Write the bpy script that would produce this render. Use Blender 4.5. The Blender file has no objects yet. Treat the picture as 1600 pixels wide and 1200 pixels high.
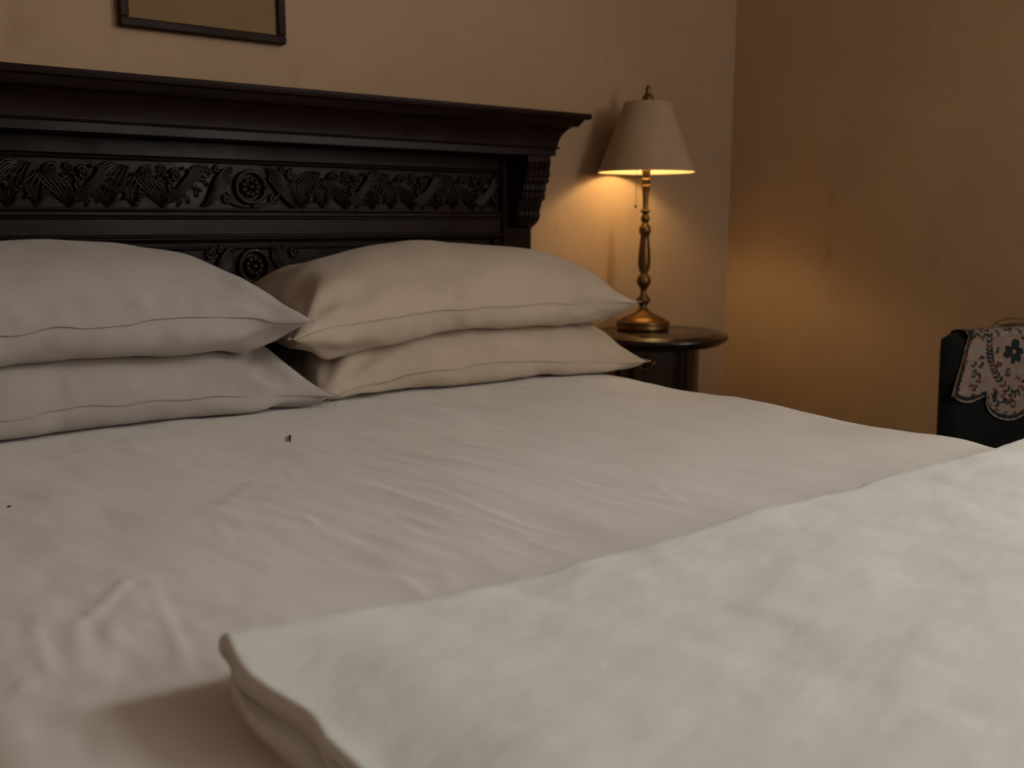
import bpy, math, random
import numpy as np
from mathutils import Vector, Matrix

random.seed(7)
rng = np.random.default_rng(11)
R = math.radians
sc = bpy.context.scene
col = sc.collection

# ------------------------------------------------------------------ camera
cam_d = bpy.data.cameras.new('camera')
cam = bpy.data.objects.new('camera', cam_d); col.objects.link(cam)
cam.location = (0, 0, 1.12)
cam.rotation_euler = (R(90 - 9.648), 0, R(52.738 - 90))
cam_d.sensor_width = 44.0
cam_d.lens = 41.25
cam_d.clip_start = 0.05
cam_d.dof.use_dof = True
cam_d.dof.focus_distance = 1.72
cam_d.dof.aperture_fstop = 4.6
sc.camera = cam

# ------------------------------------------------------------------ world, daylight, exposure
XR_, YW0, YW1, ZW0, ZW1 = 3.03, -1.02, -.30, 1.92, 3.02     # the window in the right wall, beside the camera
w = bpy.data.worlds.new('world'); sc.world = w; w.use_nodes = True
w.node_tree.nodes['Background'].inputs[0].default_value = (0.62, 0.70, 0.80, 1)
w.node_tree.nodes['Background'].inputs[1].default_value = 0.5
ld = bpy.data.lights.new('daylight_and_fill', 'AREA'); ld.shape = 'RECTANGLE'
ld.size = YW1 - YW0; ld.size_y = ZW1 - ZW0
ld.energy = 97.0; ld.color = (0.985, 1.0, 0.98)
lo = bpy.data.objects.new('daylight_and_fill', ld); col.objects.link(lo)
lo.location = (XR_ + .16, (YW0 + YW1) / 2, (ZW0 + ZW1) / 2)
lo.rotation_euler = (R(90), 0, R(90))      # shines along -X into the room
XV0, XV1, ZV0, ZV1, YF_ = 1.90, 2.55, 1.25, 2.45, -1.7          # an added, unseen window in the front wall; its dim light fills the walls
l2 = bpy.data.lights.new('daylight_and_fill', 'AREA'); l2.shape = 'RECTANGLE'  # fill light added to brighten the back wall
l2.size = XV1 - XV0; l2.size_y = ZV1 - ZV0
l2.energy = 31.0; l2.color = (1.0, 0.96, 0.89)
o2 = bpy.data.objects.new('daylight_and_fill', l2); col.objects.link(o2)
o2.location = ((XV0 + XV1) / 2, YF_ - .16, (ZV0 + ZV1) / 2); o2.rotation_euler = (R(90), 0, 0)
sc.view_settings.view_transform = 'Standard'
sc.view_settings.look = 'None'
sc.view_settings.gamma = 1.0
sc.view_settings.use_curve_mapping = False
sc.view_settings.exposure = 0.0
sc.cycles.use_denoising = True
sc.cycles.max_bounces = 10
sc.cycles.diffuse_bounces = 6

# ------------------------------------------------------------------ materials
def nodes(name):
    m = bpy.data.materials.new(name); m.use_nodes = True
    nt = m.node_tree
    return m, nt, nt.nodes['Principled BSDF']

def ramp(nt, fac, stops):
    n = nt.nodes.new('ShaderNodeValToRGB')
    while len(n.color_ramp.elements) < len(stops): n.color_ramp.elements.new(0.5)
    for e, (p, c) in zip(n.color_ramp.elements, stops):
        e.position = p; e.color = (*c, 1)
    nt.links.new(fac, n.inputs['Fac'])
    return n.outputs['Color']

def noise(nt, scale, detail=4, rough=0.55, stretch=None, rot=None, coord='Object'):
    tc = nt.nodes.new('ShaderNodeTexCoord')
    mp = nt.nodes.new('ShaderNodeMapping')
    if stretch: mp.inputs['Scale'].default_value = stretch
    if rot: mp.inputs['Rotation'].default_value = rot
    nt.links.new(tc.outputs[coord], mp.inputs['Vector'])
    n = nt.nodes.new('ShaderNodeTexNoise')
    n.inputs['Scale'].default_value = scale
    n.inputs['Detail'].default_value = detail
    n.inputs['Roughness'].default_value = rough
    nt.links.new(mp.outputs['Vector'], n.inputs['Vector'])
    return n.outputs['Fac']

def bump(nt, bsdf, fac, strength, dist, prev=None):
    b = nt.nodes.new('ShaderNodeBump')
    b.inputs['Strength'].default_value = strength
    b.inputs['Distance'].default_value = dist
    nt.links.new(fac, b.inputs['Height'])
    if prev: nt.links.new(prev, b.inputs['Normal'])
    nt.links.new(b.outputs['Normal'], bsdf.inputs['Normal'])
    return b.outputs['Normal']

def fabric(name, c1, c2, scale=6, weave=900, wr=None, wstr=0.35, wdist=0.004):
    m, nt, b = nodes(name)
    nt.links.new(ramp(nt, noise(nt, scale, 5, .6), [(.3, c1), (.7, c2)]), b.inputs['Base Color'])
    b.inputs['Roughness'].default_value = .92
    b.inputs['Specular IOR Level'].default_value = .12
    b.inputs['Sheen Weight'].default_value = .12
    b.inputs['Sheen Roughness'].default_value = .5
    p = bump(nt, b, noise(nt, weave, 2), .12, .001)
    for (s, stretch, rz, st, di) in (wr or []):
        p = bump(nt, b, noise(nt, s, 3, .55, stretch, (0, 0, rz)), st, di, p)
    return m

def wood(name, c1, c2, rough=.33, stretch=(1, 1, 12), coat=.25, spec=.5):
    m, nt, b = nodes(name)
    b.inputs['Specular IOR Level'].default_value = spec
    f = noise(nt, 9, 8, .65, stretch)
    nt.links.new(ramp(nt, f, [(.32, c1), (.68, c2)]), b.inputs['Base Color'])
    g = noise(nt, 7, 4, .6)
    mr = nt.nodes.new('ShaderNodeMapRange')
    mr.inputs['From Min'].default_value = .3; mr.inputs['From Max'].default_value = .7
    mr.inputs['To Min'].default_value = rough - .08; mr.inputs['To Max'].default_value = rough + .16
    nt.links.new(g, mr.inputs['Value']); nt.links.new(mr.outputs['Result'], b.inputs['Roughness'])
    b.inputs['Coat Weight'].default_value = coat
    b.inputs['Coat Roughness'].default_value = .22
    bump(nt, b, f, .10, .002)
    return m

def plain(name, c, rough=.5, metal=0.0):
    m, nt, b = nodes(name)
    f = noise(nt, 30, 3)
    c2 = tuple(x * .8 for x in c)
    nt.links.new(ramp(nt, f, [(.3, c2), (.7, c)]), b.inputs['Base Color'])
    b.inputs['Roughness'].default_value = rough; b.inputs['Metallic'].default_value = metal
    return m

def plaster(name, c1, c2, c3):
    m, nt, b = nodes(name)
    big = noise(nt, 1.7, 6, .62)
    c = ramp(nt, big, [(.28, c1), (.5, c2), (.72, c3)])
    # faint stains and rubbed streaks of the old paint
    st = noise(nt, 7, 5, .7, (1.0, 1.0, .35))
    sm = ramp(nt, st, [(.60, (1, 1, 1)), (.78, (.82, .76, .66))])
    mx = nt.nodes.new('ShaderNodeMix'); mx.data_type = 'RGBA'; mx.blend_type = 'MULTIPLY'
    mx.inputs[0].default_value = .75
    nt.links.new(c, mx.inputs[6]); nt.links.new(sm, mx.inputs[7])
    sp = ramp(nt, noise(nt, 16, 2, .5), [(.70, (1, 1, 1)), (.78, (.8, .72, .6))])
    mx2 = nt.nodes.new('ShaderNodeMix'); mx2.data_type = 'RGBA'; mx2.blend_type = 'MULTIPLY'
    mx2.inputs[0].default_value = .55
    nt.links.new(mx.outputs[2], mx2.inputs[6]); nt.links.new(sp, mx2.inputs[7])
    nt.links.new(mx2.outputs[2], b.inputs['Base Color'])
    b.inputs['Roughness'].default_value = .85
    b.inputs['Specular IOR Level'].default_value = .25
    p = bump(nt, b, noise(nt, 5, 5, .6), .22, .02)
    bump(nt, b, noise(nt, 90, 4, .6), .16, .003, p)
    return m

def glow(name, c, s):
    m = bpy.data.materials.new(name); m.use_nodes = True
    nt = m.node_tree; nt.nodes.remove(nt.nodes['Principled BSDF'])
    e = nt.nodes.new('ShaderNodeEmission')
    e.inputs[0].default_value = (*c, 1); e.inputs[1].default_value = s
    nt.links.new(e.outputs[0], nt.nodes['Material Output'].inputs[0])
    return m

M = {}
M['wall'] = plaster('plaster_wall', (.345, .232, .146), (.385, .261, .166), (.42, .288, .184))
M['wall_r'] = plaster('plaster_wall_lifted', (.47, .315, .188), (.51, .345, .208), (.55, .375, .23))  # right wall: colour lifted to stand in for missing window light
M['ceiling'] = plaster('plaster_ceiling', (.46, .42, .35), (.50, .46, .39), (.54, .50, .42))
M['floor'] = wood('floor_wood', (.10, .05, .025), (.20, .11, .055), .4, (14, 1, 1), .1)
M['wood'] = wood('carved_walnut', (.006, .0021, .0015), (.017, .0056, .0036), .36, (1, 1, 10), .02, .17)
M['carve'] = wood('carved_ornament_walnut', (.0065, .0024, .0016), (.015, .005, .0032), .38, (1, 1, 4), .04, .26)
M['wood_n'] = wood('mahogany', (.008, .0028, .0016), (.022, .007, .004), .20, (10, 1, 1), .35, .4)
M['frame'] = wood('picture_frame_wood', (.014, .006, .004), (.030, .013, .008), .6, (1, 1, 8), .0, .2)
M['picture'] = plaster('old_yellow_paper', (.195, .125, .058), (.22, .142, .068), (.245, .158, .078))
M['sheet'] = fabric('sheet_cotton', (.67, .645, .615), (.73, .70, .67), 3.0, 1100,
                    [(9, (1, .28, 1), R(14), .16, .008), (38, (1, .30, 1), R(8), .22, .0018), (120, (1, .4, 1), R(12), .22, .0008)])
M['pillow_w'] = fabric('pillowcase_cotton_cool', (.37, .335, .31), (.43, .39, .362), 5, 1000, [(22, (1, 1.4, 1), 0, .30, .004)])
M['pillow_c'] = fabric('pillowcase_cotton_cream', (.44, .365, .29), (.49, .41, .325), 5, 1000, [(22, (1, 1.4, 1), .3, .30, .004)])
M['blanket'] = fabric('blanket_cotton', (.70, .715, .69), (.77, .785, .755), 7, 700,
                      [(14, (.6, 1.5, 1), R(-25), .22, .005), (55, (.6, 1.5, 1), R(-30), .40, .0022), (160, (.7, 1.4, 1), R(-30), .40, .0010)])
M['brass'] = plain('aged_brass', (.20, .115, .048), .42, 1.0)
M['brass_b'] = plain('bright_brass', (.30, .17, .07), .4, 1.0)
M['shade'] = fabric('lampshade_linen', (.38, .27, .175), (.42, .30, .195), 12, 900)
M['shade_in'] = fabric('lampshade_lining', (.55, .45, .30), (.58, .48, .32), 12, 900)
M['bulb'] = glow('lit_bulb', (1.0, .74, .34), 170.0)
M['velvet'] = fabric('chair_velvet', (.0035, .0045, .005), (.007, .0085, .009), 20, 700)
M['velvet'].node_tree.nodes['Principled BSDF'].inputs['Sheen Weight'].default_value = .02
M['chairwood'] = wood('chair_wood', (.03, .015, .008), (.06, .03, .015), .35)
M['gilt'] = plain('worn_gilt_wood', (.16, .095, .04), .5, .3)
M['thread'] = plain('dark_thread', (.02, .016, .013), .9)
M['glass'] = None
gm = bpy.data.materials.new('window_glass'); gm.use_nodes = True
nt = gm.node_tree; nt.nodes.remove(nt.nodes['Principled BSDF'])
tr = nt.nodes.new('ShaderNodeBsdfTransparent'); gl = nt.nodes.new('ShaderNodeBsdfGlossy'); gl.inputs['Roughness'].default_value = .02
mxs = nt.nodes.new('ShaderNodeMixShader'); mxs.inputs[0].default_value = .06
nt.links.new(tr.outputs[0], mxs.inputs[1]); nt.links.new(gl.outputs[0], mxs.inputs[2]); nt.links.new(mxs.outputs[0], nt.nodes['Material Output'].inputs[0])
M['glass'] = gm
M['white'] = plain('white_paint', (.7, .67, .6), .5)
# embroidered cloth: its print is stored per vertex
m, nt, b = nodes('embroidered_cloth')
a = nt.nodes.new('ShaderNodeAttribute'); a.attribute_name = 'print'
nt.links.new(a.outputs['Color'], b.inputs['Base Color']); b.inputs['Roughness'].default_value = .95
b.inputs['Specular IOR Level'].default_value = .1
bump(nt, b, noise(nt, 500, 2), .4, .001)
M['cloth'] = m

# ------------------------------------------------------------------ helpers
class MB:
    def __init__(s): s.v = []; s.f = []
    def add(s, vs, fs):
        o = len(s.v); s.v += [tuple(p) for p in vs]; s.f += [tuple(i + o for i in f) for f in fs]; return s
    def box(s, x0, x1, y0, y1, z0, z1, bev=0.0):
        if bev <= 0:
            vs = [(x, y, z) for z in (z0, z1) for y in (y0, y1) for x in (x0, x1)]
            return s.add(vs, [(0, 2, 3, 1), (4, 5, 7, 6), (0, 1, 5, 4), (2, 6, 7, 3), (0, 4, 6, 2), (1, 3, 7, 5)])
        b = min(bev, (x1 - x0) / 2.01, (y1 - y0) / 2.01, (z1 - z0) / 2.01)
        vs = []; fs = []
        ids = {}
        for ix, X in enumerate((x0, x1)):
            for iy, Y in enumerate((y0, y1)):
                for iz, Z in enumerate((z0, z1)):
                    sx, sy, sz = (1 - 2 * ix), (1 - 2 * iy), (1 - 2 * iz)
                    for k in range(3):
                        p = [X + sx * b, Y + sy * b, Z + sz * b]
                        p[k] = (X, Y, Z)[k]
                        ids[ix, iy, iz, k] = len(vs); vs.append(tuple(p))
        def q(*ks): fs.append(tuple(ids[k] for k in ks))
        for k in range(3):
            for e in (0, 1):
                c = []
                for (p_, q_) in ((0, 0), (1, 0), (1, 1), (0, 1)):
                    t = [p_, q_]; t.insert(k, e); c.append((*t, k))
                if (e == 0) != (k == 1): c = c[::-1]
                q(*c)
        for k in range(3):          # edges running along axis k
            i_, j_ = [n for n in range(3) if n != k]
            for a_ in (0, 1):
                for b_ in (0, 1):
                    t0 = [0, 0, 0]; t0[i_] = a_; t0[j_] = b_; t1 = list(t0); t1[k] = 1
                    q((*t0, i_), (*t1, i_), (*t1, j_), (*t0, j_))
        for ix in (0, 1):
            for iy in (0, 1):
                for iz in (0, 1): q((ix, iy, iz, 0), (ix, iy, iz, 1), (ix, iy, iz, 2))
        return s.add(vs, fs)
    def lathe(s, prof, n=40, c=(0, 0, 0), cap=True):
        vs = []; fs = []
        for (r, z) in prof:
            for k in range(n):
                a_ = 2 * math.pi * k / n
                vs.append((c[0] + r * math.cos(a_), c[1] + r * math.sin(a_), c[2] + z))
        for i in range(len(prof) - 1):
            for k in range(n):
                k2 = (k + 1) % n
                fs.append((i * n + k, i * n + k2, (i + 1) * n + k2, (i + 1) * n + k))
        if cap:
            fs.append(tuple(range(n))[::-1]); fs.append(tuple(range((len(prof) - 1) * n, len(prof) * n)))
        return s.add(vs, fs)
    def tube(s, pts, rad, n=8, flat=1.0, up=(0, 1, 0)):
        pts = [Vector(p) for p in pts]
        if not hasattr(rad, '__len__'): rad = [rad] * len(pts)
        vs = []; fs = []; up = Vector(up)
        for i, p in enumerate(pts):
            t = (pts[min(i + 1, len(pts) - 1)] - pts[max(i - 1, 0)]).normalized()
            a_ = t.cross(up)
            if a_.length < 1e-4: a_ = t.cross(Vector((1, 0, 0)))
            a_.normalize(); b_ = a_.cross(t).normalized()
            for k in range(n):
                an = 2 * math.pi * k / n
                vs.append(p + a_ * math.cos(an) * rad[i] + b_ * math.sin(an) * rad[i] * flat)
        for i in range(len(pts) - 1):
            for k in range(n):
                k2 = (k + 1) % n
                fs.append((i * n + k, i * n + k2, (i + 1) * n + k2, (i + 1) * n + k))
        fs.append(tuple(range(n))[::-1]); fs.append(tuple(range((len(pts) - 1) * n, len(pts) * n)))
        return s.add(vs, fs)
    def ball(s, c, r, n=12, sq=(1, 1, 1)):
        pr = [(max(1e-4, math.sin(math.pi * i / 8)), -math.cos(math.pi * i / 8)) for i in range(9)]
        t = MB().lathe(pr, n)
        return s.add([(c[0] + x * r * sq[0], c[1] + y * r * sq[1], c[2] + z * r * sq[2]) for x, y, z in t.v], t.f)
    def build(s, name, mat, parent=None, smooth=True, bev=0.0, angle=35):
        me = bpy.data.meshes.new(name); me.from_pydata(s.v, [], s.f); me.validate(); me.update()
        return finish(name, me, mat, parent, smooth, bev, angle)

def finish(name, me, mat, parent=None, smooth=True, bev=0.0, angle=35):
    import bmesh
    bm = bmesh.new(); bm.from_mesh(me); bmesh.ops.recalc_face_normals(bm, faces=bm.faces); bm.to_mesh(me); bm.free()
    me.materials.append(mat)
    if smooth:
        me.shade_smooth()
        if angle: me.set_sharp_from_angle(angle=R(angle))
    o = bpy.data.objects.new(name, me); col.objects.link(o)
    if parent: o.parent = parent
    if bev:
        b_ = o.modifiers.new('bevel', 'BEVEL'); b_.width = bev; b_.segments = 3; b_.limit_method = 'ANGLE'; b_.angle_limit = R(40)
    return o

def thing(name, loc, rz=0, label=None, cat=None, group=None):
    o = bpy.data.objects.new(name, None); col.objects.link(o); o.empty_display_size = .1
    o.location = loc; o.rotation_euler = (0, 0, rz)
    return tag(o, label, cat, group)

def tag(o, label, cat, group=None):
    if label: o['label'] = label
    if cat: o['category'] = cat
    if group: o['group'] = group
    return o

def struct(o): o['kind'] = 'structure'; return o

def child_copy(o, parent, loc=None, sx=1):
    c = o.copy(); col.objects.link(c); c.parent = parent
    if loc is not None: c.location = loc
    if sx != 1: c.scale = (sx, 1, 1)
    return c

def vnoise(x, y, seed=0):
    """smooth value noise on numpy arrays, about -1..1"""
    g = np.random.default_rng(seed).uniform(-1, 1, (64, 64))
    xi = np.floor(x).astype(int); yi = np.floor(y).astype(int)
    fx = x - xi; fy = y - yi
    fx = fx * fx * fx * (fx * (fx * 6 - 15) + 10); fy = fy * fy * fy * (fy * (fy * 6 - 15) + 10)
    a_ = g[xi % 64, yi % 64]; b_ = g[(xi + 1) % 64, yi % 64]; c_ = g[xi % 64, (yi + 1) % 64]; d_ = g[(xi + 1) % 64, (yi + 1) % 64]
    return a_ * (1 - fx) * (1 - fy) + b_ * fx * (1 - fy) + c_ * (1 - fx) * fy + d_ * fx * fy

def fbm(x, y, seed=0, oct=4):
    t = 0; am = 1
    for k in range(oct):
        t = t + am * vnoise(x * 2 ** k + 17.3 * k, y * 2 ** k + 5.1 * k, seed + k); am *= .5
    return t

# ------------------------------------------------------------------ room shell
XL_, YB_, ZC = -1.5, 2.56, 3.20
T = .18
def slab(name, mat, *b): return struct(MB().box(*b).build(name, mat, smooth=False))
slab('floor', M['floor'], XL_ - T, XR_ + T, YF_ - T, YB_ + T, -.15, 0)
slab('ceiling', M['ceiling'], XL_ - T, XR_ + T, YF_ - T, YB_ + T, ZC, ZC + .15)
slab('wall_back', M['wall'], XL_ - T, XR_ + T, YB_, YB_ + T, 0, ZC)
wr_ = MB()
wr_.box(XR_, XR_ + T, YF_ - T, YW0, 0, ZC).box(XR_, XR_ + T, YW1, YB_, 0, ZC).box(XR_, XR_ + T, YW0, YW1, 0, ZW0).box(XR_, XR_ + T, YW0, YW1, ZW1, ZC)
struct(wr_.build('wall_right', M['wall_r'], smooth=False))
slab('wall_left', M['wall'], XL_ - T, XL_, YF_ - T, YB_, 0, ZC)
wf = MB()
wf.box(XL_, XV0, YF_ - T, YF_, 0, ZC).box(XV1, XR_, YF_ - T, YF_, 0, ZC).box(XV0, XV1, YF_ - T, YF_, 0, ZV0).box(XV0, XV1, YF_ - T, YF_, ZV1, ZC)
struct(wf.build('wall_front', M['wall'], smooth=False))
def window(name, loc, rz, hw, hh):
    win = struct(thing(name, loc, rz))
    yf0, yf1 = -.09, -.05
    fr = MB()
    fr.box(-hw, -hw + .04, yf0, yf1, 0, hh).box(hw - .04, hw, yf0, yf1, 0, hh).box(-hw + .04, hw - .04, yf0, yf1, 0, .04).box(-hw + .04, hw - .04, yf0, yf1, hh - .04, hh)
    fr.box(-.02, .02, yf0, yf1, .04, hh - .04)
    fr.build('window_frame', M['white'], win, smooth=False)
    for (a0, a1) in ((-hw + .04, -.02), (.02, hw - .04)):
        MB().box(a0, a1, -.073, -.069, .04, hh - .04).build('pane', M['glass'], win, smooth=False)
    MB().box(-hw - .04, hw + .04, -.04, .07, -.04, 0, .006).build('window_sill', M['white'], win, smooth=False)
window('window_1', (XR_, (YW0 + YW1) / 2, ZW0), R(90), (YW1 - YW0) / 2, ZW1 - ZW0)
window('fill_window', ((XV0 + XV1) / 2, YF_, ZV0), 0, (XV1 - XV0) / 2, ZV1 - ZV0)  # added window that frames the fill light
for nm, b in (('baseboard_back', (XL_, XR_, YB_ - .02, YB_, 0, .12)), ('baseboard_right', (XR_ - .02, XR_, YF_, YB_ - .02, 0, .12))):
    struct(MB().box(*b, .004).build(nm, M['chairwood'], smooth=False))

# ------------------------------------------------------------------ bed with carved headboard
XC, YH, ZB = 1.012, 2.45, .705
PX0, PX1 = .080, 1.944            # outer edges of the two posts
bed = thing('bed', (XC, YH, 0), 0, 'dark carved wooden bed with a tall headboard and heavy cornice', 'bed')
def L(p): return (p[0] - XC, p[1] - YH, p[2])
hb = MB().box(PX0 - XC + .09, PX1 - XC - .09, .030, .085, .25, 1.33).build('headboard', M['wood'], bed, smooth=False)
# cornice: profile (overhang, height) carried round three sides
prof = [(.0826, 1.4418), (.0850, 1.4400), (.0870, 1.4335), (.0850, 1.4268), (.0826, 1.4248), (.0690, 1.4240), (.0671, 1.4194), (.0587, 1.4063), (.0560, 1.4040), (.0432, 1.4028),
        (.032, 1.3935), (.0207, 1.3784), (.0136, 1.3593), (.0122, 1.344), (.0165, 1.3425), (.0178, 1.3405), (.0160, 1.3380), (.008, 1.3366), (.008, 1.3171)]
cv, cf = [], []
hwp = (PX1 - PX0) / 2
for (o_, z) in prof:
    f_ = .10 + o_
    cv += [(-hwp - o_, .09, z), (-hwp - o_, -f_, z), (hwp + o_, -f_, z), (hwp + o_, .09, z)]
n_ = len(prof)
for i in range(n_ - 1):
    for k in range(3):
        cf.append((i * 4 + k, i * 4 + k + 1, (i + 1) * 4 + k + 1, (i + 1) * 4 + k))
    cf.append((i * 4 + 3, i * 4, (i + 1) * 4, (i + 1) * 4 + 3))
cf.append((0, 1, 2, 3)); cf.append(tuple((n_ - 1) * 4 + k for k in (3, 2, 1, 0)))
MB().add(cv, cf).build('cornice', M['wood'], hb, angle=28)
# the two posts with their panelled faces and corbels
def post(s):
    x0, x1 = (hwp - .115, hwp) if s > 0 else (-hwp, -hwp + .115)
    p = MB().box(x0, x1, 0, .088, 0, 1.3165, .004).build('post', M['wood'], bed)
    xi0, xi1 = (hwp - .093, hwp - .004) if s > 0 else (-hwp + .004, -hwp + .093)
    side = [(.0974, 1.3160), (.0985, 1.300), (.096, 1.285), (.0915, 1.278), (.0955, 1.272), (.0935, 1.256), (.0885, 1.250), (.0900, 1.244), (.0870, 1.236), (.0740, 1.2310), (.0765, 1.224), (.0745, 1.212), (.0690, 1.206),
            (.0720, 1.199), (.0695, 1.186), (.0560, 1.180), (.0530, 1.168), (.0465, 1.155), (.0440, 1.147), (.0470, 1.139), (.0440, 1.128), (.0356, 1.117), (.018, 1.105), (.0, 1.0957)]
    def loft(xa, xb, sd, yb=.002):
        vs, fs = [], []
        for (o_, z) in sd: vs += [(xa, -o_, z), (xb, -o_, z), (xb, yb, z), (xa, yb, z)]
        m_ = len(sd)
        for i in range(m_ - 1):
            for k in range(4):
                fs.append((i * 4 + k, i * 4 + (k + 1) % 4, (i + 1) * 4 + (k + 1) % 4, (i + 1) * 4 + k))
        fs.append((0, 1, 2, 3)); fs.append(tuple((m_ - 1) * 4 + k for k in (3, 2, 1, 0)))
        return vs, fs
    cb = MB().add(*loft(xi0, xi1, side)).build('corbel', M['carve'], bed, angle=30)
    for k in range(4):                      # raised vertical reeds on the corbel face
        xa = xi0 + .008 + k * (xi1 - xi0 - .016) / 4; xb = xa + (xi1 - xi0 - .016) / 4 - .005
        sd = [(o_ + .0045, z) for (o_, z) in side[1:-2]]
        MB().add(*loft(xa, xb, sd)).build('reed', M['carve'], cb, angle=30)
for s in (1, -1): post(s)
# horizontal mouldings of the headboard face (world heights)
fx0, fx1 = -hwp + .115, hwp - .115
def rail(name, z0, z1, y0, bev=.003, x0=fx0, x1=fx1, y1=.034, mat='wood'):
    return MB().box(x0, x1, y0, y1, z0, z1, bev).build(name, M[mat], hb)
def bead(name, z, r, y=.012):
    return MB().tube([(fx0, y, z), (fx1, y, z)], r, 10, up=(0, 0, 1)).build(name, M['wood'], hb)
rail('top_rail', 1.2745, 1.3172, .010)
bead('bead_moulding', 1.2700, .0042, .012)
rail('frieze_panel', 1.1490, 1.2665, .024, .001)
bead('bead_moulding', 1.1475, .0040, .012)
rail('fillet', 1.1300, 1.1440, .004, .004)
bead('bead_moulding', 1.1278, .0028, .012)
rail('middle_rail', 1.0830, 1.1255, .010)
rail('ledge', 1.0700, 1.0800, -.006, .004)
bead('bead_moulding', 1.0815, .0026, .010)
bead('bead_moulding', 1.0680, .0030, .008)
# lower panels
rail('lower_panel', .30, 1.0675, .024, .001)
for s in (-1, 1):
    x0, x1 = (fx1 - .030, fx1) if s > 0 else (fx0, fx0 + .030)
    MB().box(x0, x1, .008, .034, .30, 1.0665, .003).build('stile', M['wood'], hb)
fm = MB(); 
fm.tube([(fx0 + .045, .022, .45), (fx0 + .045, .022, 1.050), (fx1 - .045, .022, 1.050), (fx1 - .045, .022, .45), (fx0 + .045, .022, .45)], .006, 8, up=(0, 1, 0))
fm.build('panel_moulding', M['wood'], hb)

# ---- carved acanthus scroll unit, in frieze coordinates u (0..1 = one repeat), v (0 top .. 1 bottom)
UW, FT, FB = .272, 1.2600, 1.1540
def cr(pts, n=7):
    """Catmull-Rom through 2-D points"""
    P = [pts[0]] + list(pts) + [pts[-1]]; out = []
    for i in range(1, len(P) - 2):
        for k in range(n):
            t = k / n
            out.append(tuple(.5 * (2 * P[i][d] + (P[i + 1][d] - P[i - 1][d]) * t + (2 * P[i - 1][d] - 5 * P[i][d] + 4 * P[i + 1][d] - P[i + 2][d]) * t * t
                                   + (3 * P[i][d] - P[i - 1][d] - 3 * P[i + 1][d] + P[i + 2][d]) * t ** 3) for d in (0, 1)))
    out.append(tuple(pts[-1])); return out
def uv(u, v, y=0.0): return (u * UW, -y, FT + (FB - FT) * v)
def stroke(mb, pts, r0, r1, y0=.004, y1=.010, n=7, bulge=True):
    c = cr(pts, 6); m_ = len(c)
    P3 = []; rr = []
    for i, (u, v) in enumerate(c):
        t = i / (m_ - 1)
        P3.append(uv(u, v, y0 + (y1 - y0) * math.sin(math.pi * min(1, t * 1.1)) ** .7 if bulge else y0 + (y1 - y0) * t))
        rr.append((r0 + (r1 - r0) * t) * (.55 + .45 * math.sin(math.pi * (.12 + .8 * t))) + .0004)
    mb.tube(P3, rr, n, up=(0, 1, 0))
def volute(mb, cu, cv_, r, turns=1.4, a0=0, dirn=1, w=.0042, y=.008):
    pts = []; rr = []
    for k in range(26):
        t = k / 25; an = a0 + dirn * turns * 2 * math.pi * t; rad = r * (1 - .82 * t)
        p = uv(cu, cv_, y + .006 * t); pts.append((p[0] + rad * math.cos(an), p[1], p[2] + rad * math.sin(an))); rr.append(w * (1 - .45 * t))
    mb.tube(pts, rr, 6, up=(0, 1, 0))
    p = uv(cu, cv_, y + .006); mb.ball(p, r * .30, 8)
def leaf(mb, root, mid, tip, spread, ribs=4, curl=1, w=.0046):
    """a hanging acanthus leaf: ribs fanning from the root, gathered at a hooked tip"""
    for k in range(ribs):
        q = k / (ribs - 1) - .5
        m2 = (mid[0] + q * spread, mid[1] + q * .10)
        stroke(mb, [(root[0] + q * spread * .55, root[1] + abs(q) * .05), m2, (tip[0] + q * spread * .28, tip[1] - abs(q) * .10)], w, w * .7, .003, .013 - abs(q) * .007)
    c0 = (tip[0] - .01 * curl, tip[1] - .03)
    stroke(mb, [c0, (tip[0] + .025 * curl, tip[1] + .01), (tip[0] + .06 * curl, tip[1] - .06), (tip[0] + .055 * curl, tip[1] - .14)], w * .9, w * .5, .008, .014)
    p = uv(tip[0] + .06 * curl, tip[1] - .13, .011); mb.ball(p, .0062, 8)
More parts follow.
